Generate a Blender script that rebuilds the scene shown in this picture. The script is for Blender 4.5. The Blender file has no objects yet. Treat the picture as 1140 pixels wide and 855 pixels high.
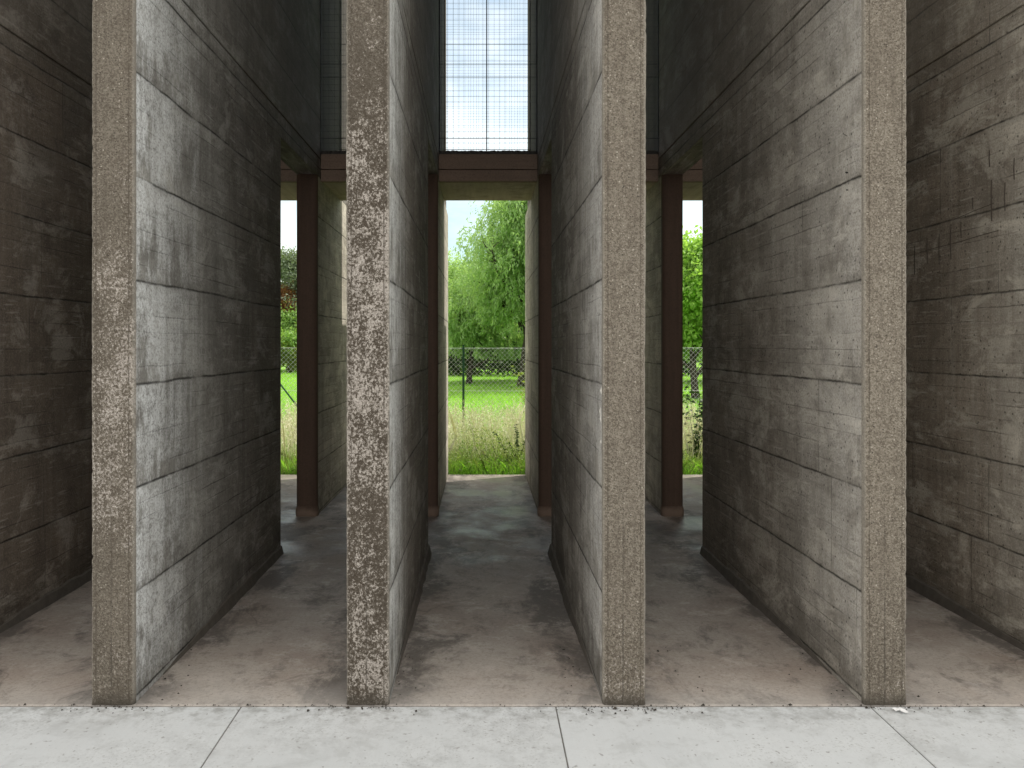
import bpy, bmesh, math, random
import numpy as np
from mathutils import Vector, Matrix
random.seed(7); rng = np.random.default_rng(7)
sc = bpy.context.scene
C = sc.collection
R = math.radians

# ------------------------------------------------------------------ object helpers
def link(name, me, parent=None, mat=None):
    o = bpy.data.objects.new(name, me); C.objects.link(o)
    if parent is not None: o.parent = parent
    if mat is not None: me.materials.append(mat)
    return o
def tag(o, label=None, cat=None, group=None, kind=None):
    if label: o['label'] = label
    if cat: o['category'] = cat
    if group: o['group'] = group
    if kind: o['kind'] = kind
    return o
def empty(name, loc=(0, 0, 0)):
    o = bpy.data.objects.new(name, None); C.objects.link(o); o.location = loc
    o.empty_display_size = .1
    return o
def thing(name, label, cat, loc=(0, 0, 0), group=None):
    return tag(empty(name, loc), label, cat, group)

class MB:
    """collects vertices and faces for ONE mesh object, in world coordinates"""
    def __init__(s): s.v = []; s.f = []
    def add(s, verts, faces):
        n = len(s.v); s.v += [tuple(p) for p in verts]; s.f += [tuple(i + n for i in f) for f in faces]
    def box(s, x0, x1, y0, y1, z0, z1):
        s.add([(x, y, z) for z in (z0, z1) for y in (y0, y1) for x in (x0, x1)],
              [(0, 2, 3, 1), (4, 5, 7, 6), (0, 1, 5, 4), (2, 6, 7, 3), (0, 4, 6, 2), (1, 3, 7, 5)])
    def tube(s, pts, rad, sides=6, cap=True):
        pts = [Vector(p) for p in pts]
        if not hasattr(rad, '__len__'): rad = [rad] * len(pts)
        rings = []
        for i, p in enumerate(pts):
            d = (pts[min(i + 1, len(pts) - 1)] - pts[max(i - 1, 0)]).normalized()
            a = Vector((0, 0, 1)) if abs(d.z) < .9 else Vector((1, 0, 0))
            u = d.cross(a).normalized(); w = d.cross(u)
            rings.append([p + (u * math.cos(t) + w * math.sin(t)) * rad[i] for t in [2 * math.pi * k / sides for k in range(sides)]])
        fs = []
        for i in range(len(pts) - 1):
            for k in range(sides):
                a, b = i * sides + k, i * sides + (k + 1) % sides
                fs.append((a, b, b + sides, a + sides))
        if cap:
            fs.append(tuple(range(sides))[::-1]); fs.append(tuple((len(pts) - 1) * sides + k for k in range(sides)))
        s.add([q for r in rings for q in r], fs)
    def build(s, name, mat, parent=None, smooth=False, bevel=0, seg=2):
        off = Vector(parent.matrix_world.translation) if False else (Vector(parent['_loc']) if parent is not None and '_loc' in parent else (Vector(parent.location) if parent is not None else Vector((0, 0, 0))))
        me = bpy.data.meshes.new(name)
        me.from_pydata([(p[0] - off.x, p[1] - off.y, p[2] - off.z) for p in s.v], [], s.f)
        bm = bmesh.new(); bm.from_mesh(me); bmesh.ops.recalc_face_normals(bm, faces=bm.faces); bm.to_mesh(me); bm.free()
        if smooth: me.shade_smooth()
        o = link(name, me, parent, mat)
        if bevel:
            m = o.modifiers.new('bevel', 'BEVEL'); m.width = bevel; m.segments = seg; m.limit_method = 'ANGLE'
        return o

def np_mesh(name, V, nper, mat, parent=None, smooth=False):
    """V: (n, nper, 3) loose polygons -> one mesh"""
    n = V.shape[0]
    off = np.array(parent.location) if parent is not None else np.zeros(3)
    co = (V.reshape(-1, 3) - off).astype(np.float32)
    me = bpy.data.meshes.new(name)
    me.vertices.add(n * nper); me.vertices.foreach_set('co', co.ravel())
    me.loops.add(n * nper); me.loops.foreach_set('vertex_index', np.arange(n * nper, dtype=np.int32))
    me.polygons.add(n); me.polygons.foreach_set('loop_start', np.arange(0, n * nper, nper, dtype=np.int32))
    me.polygons.foreach_set('loop_total', np.full(n, nper, dtype=np.int32))
    me.update(calc_edges=True); me.validate()
    return link(name, me, parent, mat)

# ------------------------------------------------------------------ shader helpers
class NT:
    def __init__(s, name):
        s.m = bpy.data.materials.new(name); s.m.use_nodes = True
        s.t = s.m.node_tree; s.t.nodes.clear()
        s.out = s.t.nodes.new('ShaderNodeOutputMaterial')
    def n(s, t, **kw):
        nd = s.t.nodes.new(t)
        for k, v in kw.items(): setattr(nd, k, v)
        return nd
    def put(s, sock, v):
        if hasattr(v, 'is_linked') or isinstance(v, bpy.types.NodeSocket): s.t.links.new(v, sock)
        elif isinstance(v, (tuple, list)) and len(v) == 3 and sock.type == 'RGBA': sock.default_value = (*v, 1)
        else: sock.default_value = v
    def math(s, op, a, b=0.0, c=None, clamp=False):
        nd = s.n('ShaderNodeMath', operation=op, use_clamp=clamp)
        s.put(nd.inputs[0], a); s.put(nd.inputs[1], b)
        if c is not None: s.put(nd.inputs[2], c)
        return nd.outputs[0]
    def add(s, a, b): return s.math('ADD', a, b)
    def sub(s, a, b): return s.math('SUBTRACT', a, b)
    def mul(s, a, b): return s.math('MULTIPLY', a, b)
    def mr(s, v, a, b, c=0.0, d=1.0, smooth=False):
        nd = s.n('ShaderNodeMapRange', interpolation_type='SMOOTHSTEP' if smooth else 'LINEAR', clamp=True)
        for i, x in enumerate((v, a, b, c, d)): s.put(nd.inputs[i], x)
        return nd.outputs[0]
    def mix(s, f, a, b, mode='MIX'):
        nd = s.n('ShaderNodeMix', data_type='RGBA', blend_type=mode)
        s.put(nd.inputs[0], f); s.put(nd.inputs[6], a); s.put(nd.inputs[7], b)
        return nd.outputs[2]
    def pos(s): return s.n('ShaderNodeNewGeometry').outputs['Position']
    def xyz(s, v):
        nd = s.n('ShaderNodeSeparateXYZ'); s.put(nd.inputs[0], v); return nd.outputs
    def comb(s, x, y, z):
        nd = s.n('ShaderNodeCombineXYZ')
        for i, q in enumerate((x, y, z)): s.put(nd.inputs[i], q)
        return nd.outputs[0]
    def scale(s, v, sx, sy, sz, off=(0, 0, 0)):
        nd = s.n('ShaderNodeVectorMath', operation='MULTIPLY_ADD')
        s.put(nd.inputs[0], v); nd.inputs[1].default_value = (sx, sy, sz); nd.inputs[2].default_value = off
        return nd.outputs[0]
    def noise(s, v, scale=1.0, detail=4.0, rough=.6, dist=0.0):
        nd = s.n('ShaderNodeTexNoise'); s.put(nd.inputs['Vector'], v)
        nd.inputs['Scale'].default_value = scale; nd.inputs['Detail'].default_value = detail
        nd.inputs['Roughness'].default_value = rough; nd.inputs['Distortion'].default_value = dist
        return nd.outputs[0]
    def voro(s, v, scale, feature='F1', out='Distance', rnd=1.0):
        nd = s.n('ShaderNodeTexVoronoi', feature=feature); s.put(nd.inputs['Vector'], v)
        nd.inputs['Scale'].default_value = scale; nd.inputs['Randomness'].default_value = rnd
        return nd.outputs[out]
    def white(s, v):
        nd = s.n('ShaderNodeTexWhiteNoise', noise_dimensions='3D'); s.put(nd.inputs['Vector'], v); return nd.outputs['Value']
    def island(s): return s.n('ShaderNodeNewGeometry').outputs['Random Per Island']
    def bump(s, h, strength=.5, dist=.01, prev=None):
        nd = s.n('ShaderNodeBump'); nd.inputs['Strength'].default_value = strength; nd.inputs['Distance'].default_value = dist
        s.put(nd.inputs['Height'], h)
        if prev is not None: s.put(nd.inputs['Normal'], prev)
        return nd.outputs[0]
    def bsdf(s, col, rough=.85, normal=None, spec=.3, metal=0.0):
        b = s.n('ShaderNodeBsdfPrincipled')
        s.put(b.inputs['Base Color'], col); s.put(b.inputs['Roughness'], rough)
        b.inputs['Specular IOR Level'].default_value = spec; b.inputs['Metallic'].default_value = metal
        if normal is not None: s.put(b.inputs['Normal'], normal)
        s.t.links.new(b.outputs[0], s.out.inputs[0]); return b

JH, JZ = 0.487, 0.03     # height of one formwork lift, first joint
GROOVE = 3.545           # the deep joint level with the beams

def mat_side(name, seed, white=.5, gray=.5, dark=1.0, depth=(3.9, 6.3), tint=(1, 1, 1), base_dark=.5):
    """board-marked concrete: lifts of 0.49 m with joints, panels, board lines, streaks, rain-washed pale front, painted shade inside"""
    k = NT(name); P = k.pos(); x, y, z = k.xyz(P)
    Ps = k.scale(P, 7.3, 1, 1, (seed * 3.7, seed * 5.1, seed * 1.3))
    wob = k.sub(k.noise(k.scale(Ps, 1, .9, .9), 2.0, 2), .5)
    zz = k.add(k.add(z, k.mul(wob, .022)), k.mul(k.sub(k.noise(Ps, 30, 4, .75), .5), .011))
    t = k.math('DIVIDE', k.sub(zz, JZ), JH); row = k.math('FLOOR', t); f = k.math('FRACT', t)
    d = k.mul(k.math('MINIMUM', f, k.sub(1.0, f)), JH)
    rr = k.white(k.comb(row, seed, 3.1))
    u = k.math('DIVIDE', k.add(k.add(y, k.mul(wob, .02)), k.mul(rr, 5.0)), .83); col = k.math('FLOOR', u); fu = k.math('FRACT', u)
    du = k.mul(k.math('MINIMUM', fu, k.sub(1.0, fu)), .83)
    pr = k.white(k.comb(row, col, seed)); pr2 = k.white(k.comb(col, row, seed + 9))
    # noise layers
    big = k.noise(Ps, .9, 4, .6); mid = k.noise(Ps, 4.0, 6, .68); fine = k.noise(Ps, 38, 4, .7)
    vstr = k.noise(k.scale(Ps, 1, 13, .75), 1.0, 5, .65)          # vertical runs
    hstr = k.noise(k.scale(Ps, 1, 1.1, 24), 1.0, 4, .6)           # board grain
    vfine = k.noise(k.scale(Ps, 1, 45, 3), 1.0, 3, .6)
    rag = k.noise(Ps, 26, 3, .7)
    # base: rain-washed grey front; brown stain plus painted-in shade deepen inwards
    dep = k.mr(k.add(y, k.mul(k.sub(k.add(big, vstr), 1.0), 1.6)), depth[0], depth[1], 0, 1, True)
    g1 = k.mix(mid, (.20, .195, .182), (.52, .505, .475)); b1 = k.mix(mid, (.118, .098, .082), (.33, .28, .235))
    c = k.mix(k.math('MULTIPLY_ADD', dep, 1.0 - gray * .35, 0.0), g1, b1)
    c = k.mix(k.mr(pr, 0, 1, .0, .42), c, k.mix(.5, c, (.09, .075, .06)))
    c = k.mix(k.mr(k.mul(pr2, k.mr(big, .4, .6)), .3, .9, 0, .30), c, (.36, .35, .33))
    c = k.mix(k.mr(vstr, .52, .74, 0, .34 * dark), c, k.mix(.30, (.035, .03, .025), c))
    c = k.mix(k.mr(vstr, .48, .30, 0, .20), c, (.40, .385, .36))
    c = k.mix(k.mr(hstr, .52, .70, 0, .26), c, k.mix(.4, (.05, .043, .037), c))
    c = k.mix(k.mr(fine, .40, .75, 0, .38), c, k.mix(.4, (.05, .045, .04), c))
    b1n = k.noise(k.scale(Ps, 1, 1, 1.4, (3, 8, 1)), 1.5, 9, .70, .5); b2n = k.noise(k.scale(Ps, 1, .7, 1.3, (1, 2, 9)), 2.7, 9, .74, .4)
    c = k.mix(k.mr(b1n, .49, .56, 0, .55), c, k.mix(.55, (.045, .036, .029), c))
    c = k.mix(k.mr(b2n, .515, .60, 0, .48), c, (.54, .525, .49))
    brd = k.math('FLOOR', k.math('DIVIDE', y, .115)); brv = k.white(k.comb(brd, row, seed + 4))
    c = k.mix(k.mr(brv, .45, 1, 0, .32), c, k.mix(.5, (.05, .042, .035), c))
    hb = k.math('FLOOR', k.mul(f, 6.0)); hbv = k.white(k.comb(hb, row, k.add(col, seed)))
    c = k.mix(k.mr(hbv, .45, 1, 0, .32), c, k.mix(.5, (.06, .05, .042), c))
    grit = k.noise(Ps, 85, 3, .78); gmask = k.mr(mid, .38, .62, .25, 1)
    c = k.mix(k.mul(k.mr(grit, .50, .64, 0, .75), gmask), c, k.mix(.30, (.035, .03, .026), c))
    c = k.mix(k.mr(grit, .44, .32, 0, .35), c, (.46, .45, .425))
    c = k.mix(k.mul(k.mr(rag, .52, .64, 0, .5), k.mr(big, .40, .60)), c, k.mix(.4, (.05, .043, .036), c))
    scr = k.noise(k.scale(Ps, 1, 5, 60), 1.0, 2, .5)
    c = k.mix(k.mul(k.mr(scr, .60, .68, 0, .45), k.mr(mid, .43, .58)), c, (.45, .44, .42))
    # individual boards inside a lift
    fb = k.math('FRACT', k.mul(f, 6.0)); db = k.math('MINIMUM', fb, k.sub(1.0, fb))
    bl = k.mul(k.mr(db, .06, .01), k.mr(k.noise(k.scale(Ps, 1, 1.6, 12), 1.0, 4), .44, .60))
    c = k.mix(k.mul(k.mul(k.mr(db, .10, .03), k.mr(k.noise(k.scale(Ps, 1, 3, 12, (4, 4, 4)), 1.0, 4), .55, .68)), .4), c, (.55, .53, .5))
    c = k.mix(k.mul(bl, .55), c, (.045, .038, .032))
    # white lime near the open edge, hanging below the joints
    front = k.mr(k.add(y, k.mul(k.sub(vstr, .5), 1.4)), 3.75, 4.75, 1, 0)
    lime = k.mul(front, k.mr(k.add(k.add(k.mul(mid, .55), k.mul(k.noise(k.scale(Ps, 1, 9, 3.0), 1.0, 8, .78), .65)), k.mul(f, .14)), .57, .68))
    lime = k.mul(lime, k.mr(rag, .34, .52, .35, 1))
    lime = k.mul(lime, k.mr(grit, .62, .48, .3, 1))
    c = k.mix(k.math('MULTIPLY', lime, white, clamp=True), c, (.72, .73, .735))
    lip = k.mul(k.mr(f, .93, .985), k.mr(mid, .48, .6, 0, .35))
    c = k.mix(lip, c, (.5, .49, .46))
    # dark algae towards the foot
    foot = k.mr(k.add(z, k.mul(k.sub(b2n, .5), 1.4)), .0, .34, 1, 0)
    c = k.mix(k.mul(foot, base_dark), c, (.05, .045, .038))
    # pits
    vp = k.voro(Ps, 24, out='Distance'); vc = k.xyz(k.voro(Ps, 24, out='Color'))[0]
    pit = k.mul(k.mr(vp, k.mr(vc, .6, 1, .08, .24), .05), k.mr(vc, .70, .74))
    c = k.mix(k.mul(pit, .8), c, (.025, .022, .018))
    # joints
    jm = k.mul(k.mr(d, .0095, .001), k.mr(k.noise(k.scale(Ps, 1, 5, 5), 1.0, 5), .34, .58, .18, 1))
    sm = k.mul(k.mul(k.mr(du, .007, .002), k.mr(pr, .68, .72)), k.mr(k.noise(k.scale(Ps, 1, 1, 2.2), 1.0, 2), .46, .60))
    halo = k.mul(k.mr(d, .05, .0), k.mr(mid, .45, .65, 0, .5))
    c = k.mix(halo, c, (.05, .043, .036))
    c = k.mix(k.math('MAXIMUM', k.mul(jm, .9), k.mul(sm, .7)), c, (.022, .02, .017))
    c = k.mix(k.mul(k.mr(z, 3.3, 3.8), k.mr(y, 4.2, 6.0, 0, .40)), c, k.mix(mid, (.16, .15, .14), (.46, .44, .41)))
    loft_shade = k.mul(k.mr(y, 8.09, 8.12), k.mr(z, 3.56, 3.60))  # roofed recess behind the grids: its shade is put into the wall colour
    c = k.mix(k.mul(loft_shade, .9), c, k.mix(mid, (.026, .019, .015), (.07, .053, .043)))
    c = k.mix(1.0, c, (tint[0], tint[1], tint[2]), 'MULTIPLY')
    h = k.add(k.add(k.mul(hstr, .25), k.mul(fine, .25)), k.add(k.mul(jm, -1.0), k.add(k.mul(pit, -.7), k.add(k.mul(bl, -.5), k.add(k.mul(sm, -.5), k.mul(pr, .35))))))
    h = k.add(h, k.mul(mid, .3))
    k.bsdf(c, .88, k.bump(h, .8, .006), .25)
    return k.m

def mat_edge(name, seed, xl, lichen=.0, zlo=0., zhi=3., low=0., light=1.0):
    """bush-hammered aggregate face of a wall end"""
    k = NT(name); P = k.pos(); x, y, z = k.xyz(P)
    Ps = k.scale(P, 1, 1, 1, (seed * 3.1, seed * 1.7, seed * 2.3))
    Pj = k.n('ShaderNodeVectorMath', operation='ADD'); k.put(Pj.inputs[0], Ps)
    agg = k.xyz(k.voro(Ps, 170, out='Color')); aggd = k.voro(Ps, 170)
    peb = k.xyz(k.voro(Ps, 95, out='Color')); pebd = k.voro(Ps, 95)
    big = k.noise(k.scale(Ps, 1, 1, .5), 4.0, 4, .6); mid = k.noise(Ps, 16, 5, .7); fine = k.noise(Ps, 130, 3, .7)
    med = k.noise(k.scale(Ps, 1, 1, .85), 88, 4, .80)
    c = k.mix(agg[0], (.112 * light, .094 * light, .072 * light), (.285 * light, .254 * light, .210 * light))
    c = k.mix(k.mr(big, .35, .65, 0, .55), c, k.mix(.5, c, (.13, .105, .082)))
    c = k.mix(k.mul(k.mul(k.mr(peb[0], .95, .97), .55), k.mr(pebd, .42, .25)), c, (.58, .53, .46))
    c = k.mix(k.mul(k.mr(peb[1], .90, .93), k.mr(pebd, .40, .25)), c, (.05, .042, .035))
    # dark dirt
    c = k.mix(k.mr(k.add(k.mul(mid, .5), k.mul(fine, .5)), .52, .62, 0, .6), c, (.085, .068, .054))
    c = k.mix(k.mr(k.noise(k.scale(Ps, 30, 30, 3), 1.0, 4, .6), .5, .7, 0, .5), c, (.10, .083, .066))
    # lichen crust with dark gaps
    zone = k.mul(k.mr(z, zlo, zlo + .7), k.mr(z, zhi, zhi - 1.1))
    lowz = k.mr(k.add(z, k.mul(k.sub(big, .5), .8)), 1.0, .15, 0, low)
    amt = k.math('MAXIMUM', k.mul(zone, lichen), lowz)
    sp = k.add(k.add(k.mul(med, .72), k.mul(mid, .28)), k.mul(k.sub(big, .5), .35))
    lm = k.mr(sp, k.sub(.635, k.mul(amt, .17)), k.sub(.685, k.mul(amt, .17)))
    lm = k.mul(lm, k.mr(amt, .02, .3))
    dk = k.mul(k.mr(sp, .53, .44), k.math('MULTIPLY', amt, .9, clamp=True))
    c = k.mix(dk, c, (.05, .038, .028))
    c = k.mix(k.mul(lm, .85), c, k.mix(agg[1], (.28, .25, .22), (.50, .455, .415)))
    de = k.math('MINIMUM', k.sub(x, xl), k.sub(xl + TH, x))
    arris = k.mul(k.mr(k.math('ABSOLUTE', k.sub(de, .024)), .005, .001), k.mr(mid, .40, .56, .15, .75))
    c = k.mix(arris, c, (.07, .058, .045))
    c = k.mix(k.mr(de, .012, .003, 0, .35), c, (.42, .39, .34))
    seam = k.mul(k.mul(k.mr(k.math('ABSOLUTE', k.add(k.sub(x, xl + .095), k.mul(k.sub(big, .5), .012))), .006, .001), k.mr(z, 1.3, .3)), k.mr(mid, .38, .55, .1, .7))
    c = k.mix(seam, c, (.05, .042, .034))
    foot = k.mr(k.add(z, k.mul(mid, .05)), .03, .09, .8, 0)
    c = k.mix(foot, c, (.06, .052, .042))
    h = k.add(k.add(k.mul(fine, .5), k.mul(aggd, .5)), k.add(k.mul(med, .7), k.mul(mid, .5)))
    k.bsdf(c, .92, k.bump(h, 1.0, .006), .2)
    return k.m

def mat_brown(name, a, b, seed, boards='z'):
    k = NT(name); P = k.pos(); Ps = k.scale(P, 1, 1, 1, (seed, seed * 2.2, seed * .7))
    s1 = k.noise(k.scale(Ps, 30, 30, 1.2) if boards == 'z' else k.scale(Ps, 2, 2, 30), 1.0, 5, .65)
    mid = k.noise(Ps, 5, 6, .7); fine = k.noise(Ps, 60, 4, .7)
    z = k.xyz(P)[2]
    c = k.mix(k.add(k.mul(s1, .6), k.mul(mid, .4)), a, b)
    c = k.mix(k.mr(fine, .5, .75, 0, .5), c, (.03, .024, .02))
    c = k.mix(k.mr(mid, .52, .7, 0, .5), c, k.mix(.5, c, (.035, .028, .024)))
    if boards == 'z': c = k.mix(k.mr(k.add(z, k.mul(k.sub(mid, .5), .12)), .05, .10, .55, 0), c, (.30, .22, .17))
    k.bsdf(c, .8, k.bump(k.add(s1, k.mul(fine, .5)), .5, .004), .3)
    return k.m

def mat_soffit():
    k = NT('mossy_soffit'); P = k.pos()
    s1 = k.noise(k.scale(P, 22, 1.5, 8), 1.0, 4, .6); mid = k.noise(P, 5, 6, .7)
    c = k.mix(s1, (.30, .245, .195), (.56, .46, .37))
    c = k.mix(k.mr(mid, .5, .7, 0, .6), c, (.15, .14, .10))
    k.bsdf(c, .9, k.bump(k.add(s1, mid), .5, .005), .2)
    return k.m

def mat_floor():
    k = NT('floor_screed'); P = k.pos(); x, y, z = k.xyz(P)
    big = k.noise(P, 1.3, 5, .62); mid = k.noise(P, 5.5, 6, .7, .3); fine = k.noise(P, 70, 4, .7)
    st = k.noise(k.scale(P, 1, .6, 1, (9, 4, 0)), 2.6, 10, .74, .3)
    c = k.mix(mid, (.33, .305, .275), (.58, .54, .49))
    c = k.mix(k.mr(big, .42, .62, 0, .6), c, k.mix(mid, (.27, .215, .18), (.43, .355, .30)))
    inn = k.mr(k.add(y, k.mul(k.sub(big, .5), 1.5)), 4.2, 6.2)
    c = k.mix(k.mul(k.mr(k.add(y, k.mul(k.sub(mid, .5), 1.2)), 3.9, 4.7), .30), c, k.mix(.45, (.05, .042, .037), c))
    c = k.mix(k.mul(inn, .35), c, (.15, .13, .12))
    # black mould patches, and along the wall feet
    edge = None
    for xc in (-3.01, -1.817, -.63, .564, 1.78, 2.98):
        e = k.mr(k.math('ABSOLUTE', k.sub(x, xc + .10)), .12, .42, 1, 0)
        edge = e if edge is None else k.math('MAXIMUM', edge, e)
    mould = k.mr(k.add(st, k.mul(edge, .11)), .53, .63, 0, .72)
    c = k.mix(mould, c, k.mix(fine, (.04, .036, .032), (.10, .092, .085)))
    st2 = k.noise(k.scale(P, 1, 1, 1, (2, 7, 3)), 4.5, 10, .76, .2); c = k.mix(k.mr(st2, .54, .62, 0, .45), c, (.58, .55, .515)); c = k.mix(k.mr(st2, .46, .38, 0, .40), c, (.13, .11, .095))
    c = k.mix(k.mr(fine, .55, .75, 0, .5), c, (.09, .08, .072))
    sp = k.noise(P, 150, 2, .5); c = k.mix(k.mr(sp, .70, .74, 0, .6), c, (.04, .035, .03))
    # lighter fringe along the paving
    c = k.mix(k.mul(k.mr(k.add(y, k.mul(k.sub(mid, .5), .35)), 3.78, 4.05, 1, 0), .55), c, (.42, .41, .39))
    # hairline cracks
    vw = k.n('ShaderNodeVectorMath', operation='ADD'); k.put(vw.inputs[0], P)
    nz = k.n('ShaderNodeTexNoise'); nz.inputs['Scale'].default_value = 2.5; k.put(nz.inputs['Vector'], P)
    k.put(vw.inputs[1], k.scale(nz.outputs[1], .5, .5, 0))
    cr = k.mul(k.mr(k.voro(vw.outputs[0], .9, 'DISTANCE_TO_EDGE'), .006, .001), k.mr(big, .45, .55))
    c = k.mix(k.mul(cr, .3), c, (.05, .045, .04))
    gr = k.noise(P, 45, 4, .8); c = k.mix(k.mul(k.mr(gr, .50, .66, 0, .6), k.mr(mid, .4, .6, .3, 1)), c, k.mix(.3, (.05, .043, .038), c))
    c = k.mix(k.mr(gr, .42, .30, 0, .3), c, (.55, .52, .49))
    wet = k.mul(k.mr(k.add(k.noise(P, 1.7, 6, .62), k.mul(inn, .06)), .50, .66), k.mr(y, 5.6, 6.8))
    c = k.mix(k.mul(wet, .25), c, (.12, .12, .125))
    rough = k.mr(k.add(wet, k.mul(k.sub(mid, .5), .5)), 0, 1, .66, .33)
    c = k.mix(1.0, c, (1.0, .955, .93), 'MULTIPLY')
    k.bsdf(c, rough, k.bump(k.add(k.mul(mid, 1.0), k.mul(fine, .25)), .35, .008), .45)
    return k.m

def mat_paving():
    k = NT('pale_paving'); P = k.pos(); x, y, z = k.xyz(P)
    slab = k.math('FLOOR', k.math('DIVIDE', k.add(x, 1.115), 1.46)); sr = k.white(k.comb(slab, 2.3, .7))
    big = k.noise(P, 2.2, 5, .65); mid = k.noise(k.scale(P, 1, 1, 1, (5, 2, 0)), 13, 5, .72); fine = k.noise(P, 120, 3, .7)
    brush = k.noise(k.scale(P, 90, 4, 1), 1.0, 3, .6)
    c = k.mix(big, (.53, .55, .562), (.70, .715, .722))
    c = k.mix(k.mul(k.mr(k.add(mid, k.mul(k.sub(big, .5), .6)), .46, .68, 0, .75), k.mr(sr, .1, .9, .15, 1)), c, (.36, .37, .375))
    c = k.mix(k.mr(brush, .35, .7, 0, .14), c, (.5, .5, .49))
    c = k.mix(k.mr(fine, .62, .72, 0, .35), c, (.35, .345, .33))
    sp = k.noise(P, 34, 2, .5); c = k.mix(k.mr(sp, .66, .72, 0, .6), c, (.20, .19, .18))
    c = k.mix(k.mr(sr, 0, 1, 0, .30), c, (.42, .42, .41)); bs = k.noise(k.scale(P, 1, 1, 1, (3, 3, 0)), 3.4, 9, .72, .3); c = k.mix(k.mr(bs, .52, .62, 0, .32), c, (.36, .365, .36))
    fl = k.noise(P, 75, 4, .75); c = k.mix(k.mul(k.mr(fl, .54, .66, 0, .6), k.mr(k.add(big, k.mul(sr, .12)), .48, .64)), c, (.26, .255, .245))
    near = k.mul(k.mr(k.add(y, k.mul(k.sub(mid, .5), .25)), 3.56, 3.77), .65)
    c = k.mix(k.mul(near, k.mr(mid, .42, .62)), c, (.24, .235, .22))
    k.bsdf(c, .85, k.bump(k.add(mid, k.mul(brush, .6)), .25, .004), .3)
    return k.m

def mat_simple(name, a, b, scale=8, rough=.7, metal=0.0, spec=.3, bump=.3):
    k = NT(name); P = k.pos(); n1 = k.noise(P, scale, 5, .65)
    k.bsdf(k.mix(n1, a, b), rough, k.bump(n1, bump, .01), spec, metal)
    return k.m

def mat_leaf(name, a, b, c2, trans=.45, rough=.5):
    k = NT(name); r = k.island(); P = k.pos()
    n1 = k.noise(P, .9, 3, .6)
    col = k.mix(r, a, b); col = k.mix(k.mr(n1, .4, .65, 0, .7), col, c2)
    b_ = k.n('ShaderNodeBsdfPrincipled'); k.put(b_.inputs['Base Color'], col); b_.inputs['Roughness'].default_value = rough
    b_.inputs['Specular IOR Level'].default_value = .25
    tr = k.n('ShaderNodeBsdfTranslucent'); k.put(tr.inputs[0], k.mix(1.0, col, (1.25, 1.35, .6), 'MULTIPLY'))
    mx = k.n('ShaderNodeMixShader'); mx.inputs[0].default_value = trans
    k.t.links.new(b_.outputs[0], mx.inputs[1]); k.t.links.new(tr.outputs[0], mx.inputs[2]); k.t.links.new(mx.outputs[0], k.out.inputs[0])
    return k.m

def mat_ground():
    k = NT('meadow_soil'); P = k.pos()
    big = k.noise(P, .25, 4, .6); mid = k.noise(P, 3.0, 5, .7); fine = k.noise(P, 26, 4, .7)
    c = k.mix(mid, (.14, .30, .035), (.24, .44, .07)); c = k.mix(k.mr(big, .45, .65, 0, .6), c, (.17, .25, .06))
    c = k.mix(k.mr(fine, .5, .75, 0, .5), c, (.035, .07, .012))
    c = k.mix(k.mr(k.xyz(P)[1], 3.5, 6.0, 1, 0), c, k.mix(fine, (.05, .046, .04), (.16, .15, .135)))
    k.bsdf(c, .95, k.bump(k.add(fine, mid), .8, .05), .1)
    return k.m

# ------------------------------------------------------------------ camera, world, sun
cam = bpy.data.cameras.new('camera'); co = bpy.data.objects.new('camera', cam); C.objects.link(co)
CZ = 1.671
co.location = (0, 0, CZ); co.rotation_euler = (R(90), R(0.0), 0)
cam.sensor_width = 36; cam.lens = 900 / 1140 * 36; cam.shift_x = 34 / 1140; cam.shift_y = -42.5 / 1140
cam.clip_end = 2000; cam.clip_start = .05
sc.camera = co

SUN_EL, SUN_AZ = 52, 62          # azimuth measured from +Y (straight ahead) towards +X
w = bpy.data.worlds.new('World'); sc.world = w; w.use_nodes = True
nt = w.node_tree; nt.nodes.clear()
out = nt.nodes.new('ShaderNodeOutputWorld'); bg = nt.nodes.new('ShaderNodeBackground')
sky = nt.nodes.new('ShaderNodeTexSky'); sky.sky_type = 'NISHITA'; sky.sun_disc = False
sky.sun_elevation = R(SUN_EL); sky.sun_rotation = R(SUN_AZ); sky.air_density = 1.0; sky.dust_density = 1.5; sky.altitude = 100
tc = nt.nodes.new('ShaderNodeTexCoord'); mp = nt.nodes.new('ShaderNodeMapping'); mp.inputs['Scale'].default_value = (1, 1, 2.6)
nz = nt.nodes.new('ShaderNodeTexNoise'); nz.inputs['Scale'].default_value = 2.6; nz.inputs['Detail'].default_value = 7; nz.inputs['Roughness'].default_value = .58
mr = nt.nodes.new('ShaderNodeMapRange'); mr.inputs[1].default_value = .33; mr.inputs[2].default_value = .60
mx = nt.nodes.new('ShaderNodeMix'); mx.data_type = 'RGBA'
CLOUD = 16.0
mx.inputs[7].default_value = (CLOUD * 1.06, CLOUD * 1.0, CLOUD * .91, 1)
nt.links.new(tc.outputs['Generated'], mp.inputs[0]); nt.links.new(mp.outputs[0], nz.inputs['Vector']); nt.links.new(nz.outputs[0], mr.inputs[0])
dt = nt.nodes.new('ShaderNodeVectorMath'); dt.operation = 'DOT_PRODUCT'; dt.inputs[1].default_value = Vector((0, .93, .36)).normalized()
gp = nt.nodes.new('ShaderNodeMapRange'); gp.interpolation_type = 'SMOOTHSTEP'; gp.inputs[1].default_value = .74; gp.inputs[2].default_value = .98; gp.inputs[3].default_value = 1; gp.inputs[4].default_value = .36
ml = nt.nodes.new('ShaderNodeMath'); ml.operation = 'MULTIPLY'
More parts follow.
